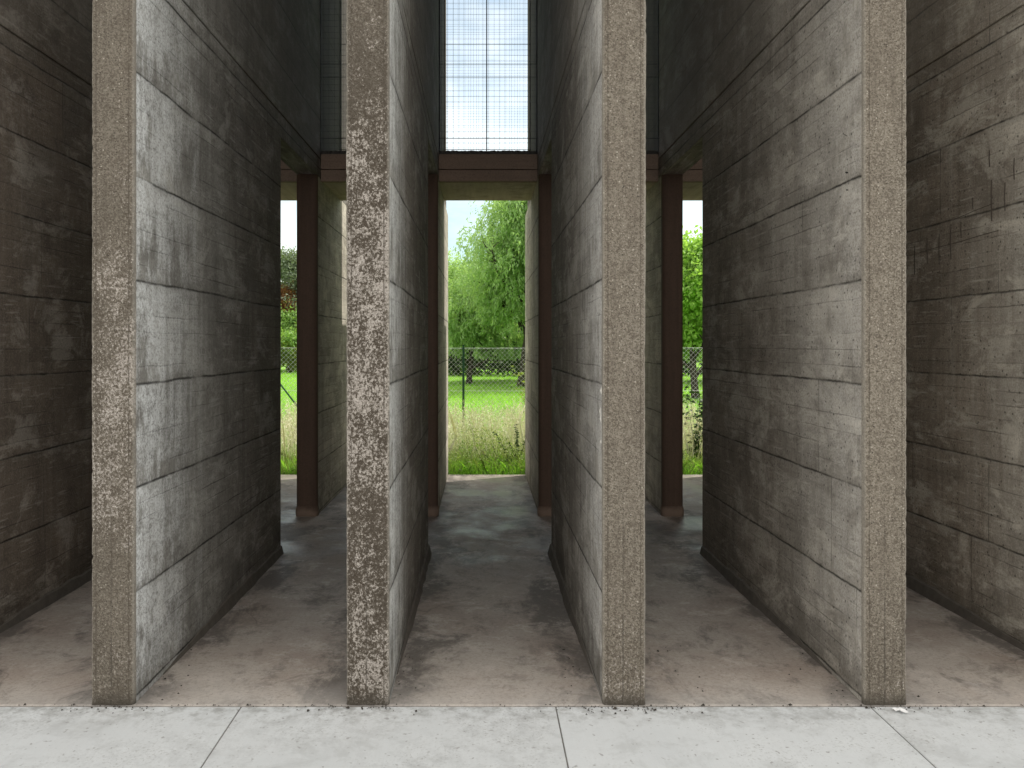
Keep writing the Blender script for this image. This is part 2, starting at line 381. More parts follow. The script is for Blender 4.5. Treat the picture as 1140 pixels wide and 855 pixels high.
nt.links.new(tc.outputs['Generated'], dt.inputs[0]); nt.links.new(dt.outputs['Value'], gp.inputs[0]); nt.links.new(gp.outputs[0], ml.inputs[0]); nt.links.new(mr.outputs[0], ml.inputs[1])
nt.links.new(ml.outputs[0], mx.inputs[0]); cy = nt.nodes.new('ShaderNodeMix'); cy.data_type = 'RGBA'; cy.blend_type = 'MULTIPLY'; cy.inputs[0].default_value = 1; cy.inputs[7].default_value = (1.05, 1.2, 1.08, 1)
nt.links.new(sky.outputs[0], cy.inputs[6]); nt.links.new(cy.outputs[2], mx.inputs[6]); nt.links.new(mx.outputs[2], bg.inputs[0])
bg.inputs[1].default_value = 0.15
nt.links.new(bg.outputs[0], out.inputs[0])
sun = bpy.data.lights.new('sun', 'SUN'); sun.energy = 5.0; sun.angle = R(.53); sun.color = (1, .95, .87)
so = bpy.data.objects.new('sun', sun); C.objects.link(so)
dv = Vector((math.sin(R(SUN_AZ)) * math.cos(R(SUN_EL)), math.cos(R(SUN_AZ)) * math.cos(R(SUN_EL)), math.sin(R(SUN_EL))))
so.rotation_euler = dv.to_track_quat('Z', 'Y').to_euler(); so.location = (20, 20, 30)
sc.view_settings.view_transform = 'Standard'; sc.view_settings.look = 'None'; sc.view_settings.exposure = 0
sc.render.engine = 'CYCLES'
sc.cycles.max_bounces = 8; sc.cycles.diffuse_bounces = 6; sc.cycles.use_denoising = True

# ------------------------------------------------------------------ setting: ground, floor, paving
YF, YM, YP, YB = 3.76, 6.516, 7.92, 10.44      # wall front, end of the front panel, rear pier, back of the wall
HEAD, TOP, TH, YU = 3.355, 7.4, .2, 9.9
m = MB()
ys = [-60, -8.2, 10.46, 60, 150, 400]; xs = [-400, -60, 60, 400]
gx = list(np.linspace(-60, 60, 41)); gx = [-400, -150] + gx + [150, 400]
gy = [-300, -60] + list(np.linspace(-8, 10.4, 4)) + list(np.linspace(11, 90, 60)) + [140, 400]
nx = len(gx)
def gz(x, y): return -.03 if y < 11 else -.03 + .05 * math.sin(x * .5 + y * .21) * min(1, (y - 11) / 10)
m.add([(x, y, gz(x, y)) for y in gy for x in gx], [(j * nx + i, j * nx + i + 1, (j + 1) * nx + i + 1, (j + 1) * nx + i) for j in range(len(gy) - 1) for i in range(nx - 1)])
tag(m.build('ground', mat_ground(), smooth=True), kind='structure')
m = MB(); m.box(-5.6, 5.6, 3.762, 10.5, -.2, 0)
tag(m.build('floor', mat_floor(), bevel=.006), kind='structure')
m = MB()
for i in range(-6, 7):
    x0 = -1.115 + 1.46 * i
    for y0, y1 in ((1.9, 3.752), (.04, 1.892), (-1.82, .032), (-3.68, -1.828), (-5.54, -3.688)):
        m.box(x0 + .0025, x0 + 1.4575, y0, y1, -.06, -.003)
tag(m.build('pavement', mat_paving(), bevel=.005), kind='structure')

m = MB(); m.box(-9.8, 9.8, -5.5, 3.756, -.3, -.007)
tag(m.build('pavement_bed', mat_simple('grimy_joint_fill', (.06, .056, .05), (.26, .25, .235), 22, .95)), kind='structure')
# ------------------------------------------------------------------ walls
M_pier = mat_brown('red_brown_pier_face', (.05, .032, .024), (.15, .095, .068), 3)
M_plinth = mat_simple('grimy_mortar', (.05, .044, .038), (.15, .13, .11), 14, .9)
M_beam = mat_brown('brown_beam_face', (.15, .102, .078), (.33, .24, .185), 8, 'h')
M_soff = mat_soffit(); M_steel = mat_simple('dull_steel', (.03, .03, .034), (.09, .088, .085), 30, .6, .6)
M_grit = mat_simple('dark_grit', (.02, .019, .018), (.12, .11, .10), 60, .95, bump=1.0)

def edge_mesh(xl, xr, z0, z1, y0, y1, seed):
    """front strip of a wall: finely gridded, with an uneven arris"""
    r = np.random.default_rng(seed); step = .016; nz_ = int((z1 - z0) / step)
    prof = [(xl, y1), (xl, y0 + .010), (xl + .003, y0 + .003), (xl + .010, y0)] + [(xl + .01 + (xr - xl - .02) * q, y0) for q in (.14, .28, .42, .56, .7, .84)] + [(xr - .010, y0), (xr - .003, y0 + .003), (xr, y0 + .010), (xr, y1)]
    k = len(prof); mm = MB(); vs = []
    slow = np.cumsum(r.normal(0, .0006, (nz_ + 1, 2)), 0); slow -= np.linspace(0, 1, nz_ + 1)[:, None] * slow[-1]
    for j in range(nz_ + 1):
        z = z0 + (z1 - z0) * j / nz_
        chip = [max(0, r.normal(0, .0013)), max(0, r.normal(0, .0013))]
        if r.random() < .03: chip[int(r.random() < .5)] += .003
        for i, (px, py) in enumerate(prof):
            dx = dy = 0
            if 1 <= i <= 3: dx = chip[0] + slow[j, 0] * .3; dy = chip[0] * .8
            elif k - 4 <= i <= k - 2: dx = -chip[1] + slow[j, 1] * .3; dy = chip[1] * .8
            elif 3 < i < k - 4: dy = r.normal(0, .0011)
            vs.append((px + dx, py + dy, z))
    mm.add(vs, [(j * k + i, j * k + i + 1, (j + 1) * k + i + 1, (j + 1) * k + i) for j in range(nz_) for i in range(k - 1)])
    return mm

def wall(xl, seed, label, msid, medge, mrear):
    xr = xl + TH; t = thing('concrete_wall', label, 'wall', (xl + TH / 2, YF, 0))
    b = MB()
    b.box(xl, xr, YF + .025, YM, 0, HEAD)
    b.box(xl, xr, YF + .025, YU, HEAD, GROOVE - .008)
    b.box(xl + .012, xr - .012, YF + .026, YU - .012, GROOVE - .008, GROOVE + .008)
    b.box(xl, xr, YF + .025, YU, GROOVE + .008, TOP)
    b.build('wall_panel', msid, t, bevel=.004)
    edge_mesh(xl, xr, -.0, TOP, YF, YF + .027, seed).build('front_edge', medge, t, smooth=True)
    # rear pier: plain side faces and a bull-nosed brown front
    p = MB(); p.box(xl, xr, YP + .06, YB, 0, HEAD); pr_ = p.build('rear_pier', mrear, t, bevel=.008)
    n = MB(); prof = [(xl - .002, YP + .075), (xl - .002, YP + .045)] + [(xl + .05 - .052 * math.cos(a), YP + .045 - .045 * math.sin(a)) for a in (.3, .6, .9, 1.2, 1.5708)]
    prof = prof + [(xl + xr - q, yy) for q, yy in prof[::-1]]
    kk = len(prof); zs = [0, .03, .07, .10, HEAD - .001]; fl = [.006, .010, .008, 0, 0]
    vs = []
    for z, f_ in zip(zs, fl):
        for q, yy in prof: vs.append((q + f_ * (1 if q > (xl + xr) / 2 else -1), yy - f_ * (yy < YP + .06), z))
    n.add(vs, [(j * kk + i, j * kk + i + 1, (j + 1) * kk + i + 1, (j + 1) * kk + i) for j in range(len(zs) - 1) for i in range(kk - 1)] + [tuple(range(kk))])
    n.build('pier_nose', M_pier, pr_p(pr_, t))
    # mortar fillet at the wall foot, growing inwards
    q = MB()
    for s_, xf in ((-1, xl), (1, xr)):
        v = []
        N_ = 26
        for i in range(N_ + 1):
            yy = YF + .35 + (YM - YF - .36) * i / N_; a = min(1, .15 + i / 14) * (1 + .18 * random.uniform(-1, 1))
            v += [(xf - s_ * .004, yy, -.01), (xf - s_ * .004, yy, .075 * a), (xf + s_ * .012 * a, yy, .062 * a), (xf + s_ * .030 * a, yy, -.01)]
        q.add(v, [(i * 4 + j, i * 4 + j + 1, i * 4 + j + 5, i * 4 + j + 4) for i in range(N_) for j in range(3)] + [(0, 1, 2, 3), (N_ * 4 + 3, N_ * 4 + 2, N_ * 4 + 1, N_ * 4)])
    q.build('plinth', M_plinth, t)
    return t
def pr_p(part, root):
    part['_loc'] = tuple(root.location); return part

walls = {}
spec = [
 ('Z', -3.01, 11, 'dark brown board-marked concrete wall cut off by the left border, without a visible front edge', dict(white=.1, gray=.1, dark=1.1, depth=(2.6, 4.8), tint=(.95, .90, .85)), dict(lichen=.3)),
 ('A', -1.817, 12, 'concrete wall with grey lime-washed side, its brown speckled edge leftmost of the four', dict(white=1.0, gray=.7, dark=.9, depth=(4.4, 6.0), tint=(.92, .92, .91)), dict(lichen=.60, zlo=.2, zhi=3.0, low=.45, light=.82)),
 ('B', -.63, 13, 'concrete wall whose narrow front edge is crusted with whitish lichen over dark brown, left of the middle passage', dict(white=.95, gray=.5, dark=.9, depth=(3.9, 5.2), tint=(.90, .90, .88)), dict(lichen=.84, zlo=-.6, zhi=3.7, low=.72, light=.70)),
 ('C', .564, 14, 'concrete wall with a plain tan front edge and a white chip on its corner, right of the middle passage', dict(white=.55, gray=.6, dark=.8, depth=(4.2, 5.6), tint=(1.0, .97, .94)), dict(lichen=.1, zlo=0, zhi=2, low=.45, light=.95)),
 ('D', 1.780, 15, 'concrete wall with a pale grey streaked side and light tan edge, rightmost of the four edges', dict(white=.25, gray=.75, dark=.7, depth=(4.2, 6.2), tint=(1.12, 1.07, 1.01), base_dark=.35), dict(lichen=.05, low=.42, light=1.0)),
 ('E', 2.98, 16, 'brown concrete wall with exposed rebar marks cut off by the right border', dict(white=.1, gray=.25, dark=1.0, depth=(3.6, 5.6), tint=(1.42, 1.36, 1.27)), dict(lichen=.2)),
]
for key, xl, seed, lab, sp, ep in spec:
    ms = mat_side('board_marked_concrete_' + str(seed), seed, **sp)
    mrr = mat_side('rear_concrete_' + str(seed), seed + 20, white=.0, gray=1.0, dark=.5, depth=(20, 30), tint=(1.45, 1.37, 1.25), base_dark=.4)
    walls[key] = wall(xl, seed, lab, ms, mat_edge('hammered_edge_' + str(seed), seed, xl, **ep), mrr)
# unseen solid end walls, added on either side to block side light
M_end = mat_side('added_end_wall_concrete', 41, white=.1, gray=.2)
for xl, lab in ((-4.22, 'unseen solid end wall added on the left to block side light'), (4.18, 'unseen solid end wall added on the right to block side light')):
    m = MB(); m.box(xl, xl + .2, YF, YB, 0, TOP); tag(m.build('added_end_wall', M_end, bevel=.004), lab, 'wall')

# spalled corner chips on wall C, rebar marks on wall E, small cracks on wall D
M_chip = mat_simple('fresh_white_spall', (.50, .47, .43), (.75, .72, .68), 90, .9)
M_crack = mat_simple('crack_shadow', (.012, .011, .010), (.03, .027, .024), 40, .95)
M_bar = mat_simple('rust_stained_bar', (.025, .02, .016), (.13, .105, .085), 25, .85)
def flake(mm, x, pts, t_):
    n_ = len(pts); c_ = Vector((x - t_, sum(p[0] for p in pts) / n_, sum(p[1] for p in pts) / n_))
    mm.add([(x + .002, p[0], p[1]) for p in pts] + [tuple(c_)], [(i, (i + 1) % n_, n_) for i in range(n_)])
m = MB()
for yc, zc, sy, sz in ((3.83, 1.36, .022, .030), (3.815, 1.33, .018, .035), (3.80, 1.46, .007, .035), (3.81, 1.22, .006, .02)):
    flake(m, .564, [(yc + sy * random.uniform(.6, 1.1) * math.cos(a), zc + sz * random.uniform(.6, 1.1) * math.sin(a)) for a in np.linspace(0, 2 * math.pi, 9)[:-1]], .006)
m.build('spalled_chip', M_chip, walls['C'])
m = MB()
for yc, zc, sy, sz, rot in ((3.94, 2.515, .035, .008, .25), (3.935, 2.43, .03, .006, .2), (3.95, 2.70, .05, .003, .5)):
    pts = []
    for a in np.linspace(0, 2 * math.pi, 9)[:-1]:
        u_, v_ = sy * math.cos(a) * random.uniform(.7, 1.1), sz * math.sin(a) * random.uniform(.7, 1.1)
        pts.append((yc + u_ * math.cos(rot) - v_ * math.sin(rot), zc + u_ * math.sin(rot) + v_ * math.cos(rot)))
    flake(m, 1.780, pts, .003)
m.build('crack', M_crack, walls['D'])
m = MB()
for yy, za, ln in ((4.52, 2.60, .12), (4.60, 2.44, .16), (4.72, 2.40, .24), (4.74, 2.72, .10), (4.90, 2.50, .07), (5.02, 2.34, .10), (5.13, 2.22, .22), (5.26, 2.20, .20), (5.40, 2.22, .17), (5.56, 2.16, .2)):
    m.tube([(2.981, yy, za), (2.9795, yy + .003, za + ln * .5), (2.981, yy + random.uniform(-.004, .004), za + ln)], .0042, 5)
for zz_, ya, yb in ((2.335, 4.66, 5.5), (2.50, 4.7, 5.1)):
    m.tube([(2.981, ya + (yb - ya) * q, zz_ - .03 * q + random.uniform(-.003, .003)) for q in (0, .25, .5, .75, 1)], .0028, 5)
m.build('exposed_rebar', M_bar, walls['E'])

# ------------------------------------------------------------------ beams and wire grids between the walls, roof
lefts = [-3.01, -1.817, -.63, .564, 1.78, 2.98]
def beam(a, b, label):
    t = thing('concrete_beam', label, 'beam', ((a + b) / 2, 8.15, 3.32))
    m = MB(); m.box(a, b, 8.13, 8.20, 3.325, 3.44); m.box(a, b, 8.132, 8.20, 3.448, 3.60); m.build('beam_face', M_beam, t, bevel=.004)
    m = MB(); m.box(a, b, 8.20, 9.24, 3.330, 3.597); m.build('soffit_slab', M_soff, t, bevel=.006)
    m = MB(); n_ = 60
    v = []
    for i in range(n_ + 1):
        xx = a + (b - a) * i / n_; h = .036 + random.uniform(0, .007)
        v += [(xx, 8.14 + random.uniform(0, .006), 3.598), (xx, 8.15 + random.uniform(0, .01), 3.60 + h), (xx, 8.26, 3.60 + h * .9), (xx, 8.32, 3.598)]
    m.add(v, [(i * 4 + j, i * 4 + j + 1, i * 4 + j + 5, i * 4 + j + 4) for i in range(n_) for j in range(3)])
    m.build('grit_ledge', M_grit, t)
def grid(a, b, y, z0, z1, label, heavy, ph, grp):
    t = thing('wire_grid', label, 'wire grid', ((a + b) / 2, y, z0), grp)
    m = MB(); p = .0585; r = .0009
    x = a + p * ph
    while x < b - .01:
        m.tube([(x, y, z0), (x + random.uniform(-.002, .002), y, (z0 + z1) / 2), (x, y, z1)], r, 4); x += p
    z = z0 + p * .6
    while z < z1:
        e = random.uniform(-.004, .004); m.tube([(a, y + .006, z), ((a + b) / 2, y + .006, z + e), (b, y + .006, z)], r, 4); z += p
    m.build('wire_mesh', M_steel, t)
    m = MB()
    for xx in (a + .010, b - .010, (a + b) / 2 - .012): m.tube([(xx, y - .012, z0), (xx, y - .012, z1)], .006 if xx != (a + b) / 2 - .012 else .0035, 6)
    for zz_ in heavy: m.tube([(a, y - .011, zz_), (b, y - .011, zz_)], .0032, 6)
    m.build('support_bars', M_steel, t)
names = ['leftmost visible passage', 'passage left of the middle one', 'middle passage', 'passage right of the middle one', 'rightmost passage']
for i in range(5):
    a, b = lefts[i] + TH + .001, lefts[i + 1] - .001
    beam(a, b, 'brown concrete cross beam with mossy underside above the ' + names[i])
    if 1 <= i <= 3:
        grid(a, b, 8.10, 3.61, 7.39, 'near steel wire grid standing on the beam over the ' + names[i], (3.745, 4.36, 4.49, 5.6), .5, 'near wire grids')
        grid(a, b, 9.20, 3.60, 7.39, 'far steel wire grid behind the first one over the ' + names[i], (3.9, 5.1), .8, 'far wire grids')
m = MB(); m.box(-4.3, 4.46, 3.70, 9.98, 7.402, 7.7)
tag(m.build('roof_slab', mat_simple('roof_concrete', (.20, .19, .18), (.30, .29, .27), 5, .9), bevel=.01), 'flat concrete roof slab resting on the walls', 'roof')

# ------------------------------------------------------------------ litter on the paving
m = MB(); v = []
for i in range(5):
    for j in range(4): v.append((1.885 + i * .011 + j * .003, 3.712 - j * .012 - i * .002, .004 + random.uniform(0, .014)))
m.add(v, [(i * 4 + j, i * 4 + j + 1, i * 4 + j + 5, i * 4 + j + 4) for i in range(4) for j in range(3)])
tag(m.build('paper_scrap', mat_simple('white_paper', (.7, .7, .7), (.82, .82, .82), 30, .8)), 'small crumpled white scrap on the paving at the foot of the right wall edge', 'litter')
pts = []
for _ in range(420):
    r_ = random.random()
    if r_ < .45: x_, y_ = random.choice((-1.72, .66, .66, .7, 1.93, -.53)) + random.gauss(0, .16), 3.752 - abs(random.gauss(0, .035))
    elif r_ < .75: x_, y_ = random.uniform(-2.6, 2.6), 3.757 + random.gauss(0, .006)
    else: x_, y_ = random.choice((-1.55, -.36, .45, 1.05, 1.7, 2.1)) + random.gauss(0, .07), random.uniform(3.8, 4.5)
    if any(l - .01 < x_ < l + TH + .01 for l in lefts) and y_ > 3.75: y_ = 3.73
    pts.append((x_, y_, random.uniform(.002, .006) * (1.6 if random.random() < .1 else 1)))
V = []
for x_, y_, s_ in pts:
    a = [random.uniform(0, 6.28) for _ in range(3)]
    T = [(x_ + s_ * math.cos(a[0] + q) * random.uniform(.6, 1.5), y_ + s_ * math.sin(a[0] + q) * random.uniform(.6, 1.5), .001) for q in (0, 2.1, 4.2)]
    top_ = (x_, y_, s_ * 1.1)
    for i in range(3): V.append([T[i], T[(i + 1) % 3], top_])
tag(np_mesh('dirt_crumbs', np.array(V), 3, mat_simple('black_crumbs', (.02, .018, .015), (.07, .06, .05), 50, .95)), kind='stuff')

# ------------------------------------------------------------------ vegetation helpers
def rot_leaves(P, D, L, W, droop=0.0, fold=.25):
    """diamond leaves: base points P, unit directions D, lengths L, widths W -> (n,4,3)"""
    n = len(P); rv = rng.normal(size=(n, 3)); S = np.cross(D, rv); S /= np.linalg.norm(S, axis=1)[:, None] + 1e-9
    U = np.cross(S, D); L = L[:, None]; Wd = W[:, None]
    mid = P + D * L * .45
    return np.stack([P, mid + S * Wd * .5 + U * Wd * fold, P + D * L + np.array([0, 0, -1.]) * L * droop, mid - S * Wd * .5 + U * Wd * fold], 1)
def unit(v): return v / (np.linalg.norm(v, axis=1)[:, None] + 1e-9)

M_bark = mat_simple('rough_dark_bark', (.02, .017, .013), (.075, .062, .05), 9, .95, bump=1.0)

def grow(mb, base, h, r0, spread, nl, seed, first=.3, up=.55):
    """trunk with limbs and branchlets; returns the tips"""
    r = random.Random(seed); base = Vector(base); tips = []
    pts = [base + Vector((0, 0, -.15))]; n = 9
    d = Vector((r.uniform(-.06, .06), r.uniform(-.06, .06), 1))
    for i in range(1, n + 1):
        d += Vector((r.gauss(0, .07), r.gauss(0, .07), 0)); pts.append(pts[-1] + d.normalized() * h * .82 / n)
    rad = [r0 * (1.35 if i == 0 else 1) * (1 - .9 * i / n) + .012 for i in range(n + 1)]
    mb.tube(pts, rad, 9)
    def branch(p, dr, L, r1, lev):
        q = [p]; dd = dr.copy(); k = 5
        for i in range(k):
            dd = (dd + Vector((r.gauss(0, .18), r.gauss(0, .18), r.gauss(.04, .12)))).normalized(); q.append(q[-1] + dd * L / k)
        mb.tube(q, [r1 * (1 - .8 * i / k) + .006 for i in range(k + 1)], 6 if lev else 7)
        tips.append(q[-1]); 
        if lev < 2:
            for i in range(2, k + 1):
                for _ in range(2):
                    a = r.uniform(0, 6.28); s = Vector((math.cos(a), math.sin(a), r.uniform(-.1, .7)))
                    branch(q[i], (dd * .6 + s).normalized(), L * r.uniform(.35, .55), r1 * .45, lev + 1)
    for i in range(nl):
        t = first + (1 - first) * (i + .5) / nl; j = t * n; a0 = int(min(j, n - 1)); p = pts[a0].lerp(pts[a0 + 1], j - a0)
        a = i * 2.4 + r.uniform(-.4, .4)
        dr = Vector((math.cos(a), math.sin(a), up + r.uniform(-.2, .35))).normalized()
        branch(p, dr, spread * (1.05 - .55 * t) * r.uniform(.8, 1.15), rad[a0] * .55, 0)
    tips.append(pts[-1])
    return tips

def broad_tree(name, label, cat, base, h, r0, spread, nl, seed, mat, per=70, ls=.12, clump=.45, first=.25, droop=.1, group=None):
    t = thing(name, label, cat, base, group); mb = MB(); tips = grow(mb, base, h, r0, spread, nl, seed, first)
    mb.build('trunk', M_bark, t, smooth=True)
    T = np.array([tuple(p) for p in tips]); n = len(T) * per
    idx = np.repeat(np.arange(len(T)), per); csz = rng.uniform(.5, 1.3, len(T))[idx] * clump
    off = rng.normal(size=(n, 3)) * np.array([1, 1, .62]) * csz[:, None] * .55
    P = T[idx] + off; P[:, 2] = np.maximum(P[:, 2], base[2] + .05)
    D = unit(off * .8 / csz[:, None] + rng.normal(size=(n, 3)) * .7 + np.array([0, 0, -.15]))
    np_mesh('crown', rot_leaves(P, D, rng.uniform(.7, 1.3, n) * ls, rng.uniform(.7, 1.3, n) * ls * .5, droop), 4, mat, t)
    return t

def willow(label, base, h, r0, spread, nl, seed, mat, nstr=2600, first=.22, lean=None):
    t = thing('willow_tree', label, 'tree', base); mb = MB(); tips = grow(mb, base, h, r0, spread, nl, seed, first, .75)
    mb.build('trunk', M_bark, t, smooth=True)
    T = np.array([tuple(p) for p in tips]); n = nstr; S = T[rng.integers(0, len(T), n)] + rng.normal(size=(n, 3)) * np.array([.46, .46, .42])
    cen = np.array([base[0], base[1]]); od = S[:, :2] - cen; od /= np.linalg.norm(od, axis=1)[:, None] + .3
    Ls = rng.uniform(.3, 1.35, n) * np.clip(S[:, 2] / h * 1.1, .35, 1.1); k = 18; V = []
    hd = np.concatenate([od + rng.normal(size=(n, 2)) * .5, rng.uniform(.0, .5, (n, 1))], 1)
    for i in range(k):
        s_ = (i + rng.random(n)) / k
        p = S + hd * (s_ * .5 * np.minimum(Ls, 1.2))[:, None]; p[:, 2] -= (s_ ** 1.6) * Ls
        p += rng.normal(size=(n, 3)) * .05
        dr = unit(hd * (1 - s_)[:, None] * .8 + np.array([0, 0, -1.]) * (.35 + s_)[:, None] + rng.normal(size=(n, 3)) * .45)
        ok = p[:, 2] > base[2] + 1.15
        V.append(rot_leaves(p, dr, rng.uniform(.12, .22, n), rng.uniform(.035, .06, n))[ok])
    np_mesh('crown', np.concatenate(V), 4, mat, t)
    return t

ML_wil = mat_leaf('willow_leaves', (.28, .41, .19), (.48, .61, .34), (.34, .49, .23), .55)
ML_mid = mat_leaf('green_leaves', (.14, .24, .07), (.28, .42, .13), (.20, .34, .09), .45)
ML_brt = mat_leaf('bright_leaves', (.26, .42, .10), (.44, .62, .20), (.32, .50, .13), .5)
ML_drk = mat_leaf('dark_leaves', (.018, .045, .012), (.045, .09, .02), (.03, .065, .015), .25)
ML_sage = mat_leaf('sage_leaves', (.13, .17, .12), (.22, .26, .18), (.16, .21, .14), .35)
ML_red = mat_leaf('russet_leaves', (.16, .07, .03), (.28, .14, .06), (.20, .12, .05), .4)
ML_yel = mat_leaf('yellow_green_leaves', (.17, .24, .04), (.30, .34, .08), (.22, .30, .05), .45)

# trees beyond the fence
willow('tall willow with pale drooping foliage and dark trunk behind the fence in the middle passage', (1.75, 33, 0), 9.3, .26, 2.7, 17, 5, ML_wil, 6500)
willow('lower rounded willow with its crown left of the tall willow beyond the fence', (-.55, 35.5, 0), 5.4, .12, 2.3, 13, 8, ML_wil, 5200, .15)
broad_tree('leafy_tree', 'bright green leafy tree in the gap on the right side', 'tree', (6.9, 26, 0), 4.9, .12, 2.6, 11, 21, ML_brt, 110, .17, .6, .15)
broad_tree('leafy_tree', 'tall silvery green tree against the sky in the gap on the left', 'tree', (-13.6, 57, 0), 8.2, .2, 3.2, 12, 22, ML_sage, 60, .22, .8)
broad_tree('leafy_tree', 'russet brown bushy tree below the silvery one in the gap on the left', 'tree', (-13.0, 54.5, 0), 5.4, .14, 2.4, 10, 23, ML_red, 60, .2, .7, .15)
broad_tree('leafy_tree', 'mid green rounded tree below the russet one in the gap on the left', 'tree', (-12.5, 52.5, 0), 4.2, .12, 2.3, 10, 24, ML_mid, 70, .2, .7, .08)
broad_tree('leafy_shrub', 'low yellow-green shrub at the foot of the trees in the gap on the left', 'shrub', (-12.0, 50.5, 0), 1.9, .05, 1.3, 9, 25, ML_yel, 40, .16, .45, .05)
broad_tree('leafy_shrub', 'dark green shrub behind the willow trunk beyond the fence', 'shrub', (2.9, 38.5, 0), 3.4, .08, 2.4, 11, 26, ML_drk, 60, .2, .7, .04)
broad_tree('leafy_tree', 'mid green tree behind the bright one in the gap on the right', 'tree', (10.4, 37, 0), 5.0, .15, 3.0, 11, 27, ML_mid, 70, .2, .8, .1)

# hedge and far wood close the meadow
def hedge(name, x0, x1, y, dep, hh, mat, n, ls, seed):
    r = np.random.default_rng(seed); x = r.uniform(x0, x1, n)
    top = hh * (.78 + .16 * np.sin(x * .9 + 1) + .10 * np.sin(x * 2.3) + .05 * np.sin(x * 5.1))
    zz_ = top * r.random(n) ** .7; P = np.stack([x, y + r.normal(size=n) * dep * np.sqrt(np.clip(1.05 - zz_ / (top + .01), .05, 1)), zz_], 1)
    return np_mesh(name, rot_leaves(P, unit(r.normal(size=(n, 3))), r.uniform(.7, 1.4, n) * ls, r.uniform(.7, 1.3, n) * ls * .55), 4, mat)
tag(hedge('hedge', -9.5, 12, 46, 1.2, 2.9, ML_drk, 26000, .26, 3), 'long dark green hedge across the far side of the lawn', 'hedge')
tag(hedge('distant_wood', -70, 70, 92, 5, 7.0, ML_mid, 30000, .9, 4), kind='stuff')

# grass: mown lawn, straw-coloured tall grass, leafy weeds by the slab
def blades(n, x0, x1, y0, y1, h, wd, lean, dens=None, seed=0):
    r = np.random.default_rng(seed); x = r.uniform(x0, x1, n); y = y0 + (y1 - y0) * r.random(n) ** (dens or 1)
    H = h * r.uniform(.45, 1.15, n); a = r.uniform(0, 6.28, n); le = r.normal(size=(n, 2)) * lean * H[:, None]
    W = wd * r.uniform(.6, 1.4, n); s = np.stack([np.cos(a) * W, np.sin(a) * W, np.zeros(n)], 1)
    B = np.stack([x, y, np.full(n, -.03)], 1); Mi = B + np.stack([le[:, 0] * .35, le[:, 1] * .35, H * .6], 1); T = B + np.stack([le[:, 0], le[:, 1], H], 1)
    return np.stack([B - s, B + s, Mi + s * .7, T, Mi - s * .7], 1), T
ML_lawn = mat_leaf('lawn_blades', (.23, .45, .06), (.38, .63, .12), (.29, .55, .08), .45, .6)
ML_straw = mat_leaf('straw_blades', (.66, .61, .46), (.84, .80, .66), (.64, .66, .46), .15, .7)
ML_weed = mat_leaf('weed_blades', (.14, .21, .05), (.36, .40, .18), (.24, .32, .09), .4, .6)
Vs = [blades(60000, -8, 8, 10.56, 20, .22, .004, .5, 1.5, 1)[0], blades(60000, -15, 14, 18, 56, .13, .012, .5, 1.6, 2)[0]]
tag(np_mesh('lawn_grass', np.concatenate(Vs), 5, ML_lawn), kind='stuff')
st, tp = blades(7500, -5.2, 5.2, 10.9, 13.4, .74, .0028, .22, 1, 3)
st2, tp2 = blades(1500, -6.2, 6, 13, 15, .55, .003, .2, 1, 13)
tp = np.concatenate([tp, tp2]); sel = rng.random(len(tp)) < .75; tp = tp[sel]; ne = len(tp)
sd = []
for q in range(14):
    P = tp + np.stack([rng.normal(0, .014, ne), rng.normal(0, .014, ne), -rng.uniform(0, .22, ne)], 1)
    sd.append(rot_leaves(P, unit(rng.normal(size=(ne, 3)) * .5 + np.array([0, 0, 1.])), rng.uniform(.02, .045, ne), rng.uniform(.006, .012, ne)))
sd = np.concatenate(sd); sd5 = np.concatenate([sd, sd[:, 3:4]], 1)
tag(np_mesh('tall_dry_grass', np.concatenate([st, st2, sd5]), 5, ML_straw), kind='stuff')
gb, _ = blades(13000, -5.2, 5.2, 10.56, 12.2, .30, .0018, .5, 1.2, 5)
tag(np_mesh('weed_grass', gb, 5, ML_weed), kind='stuff')

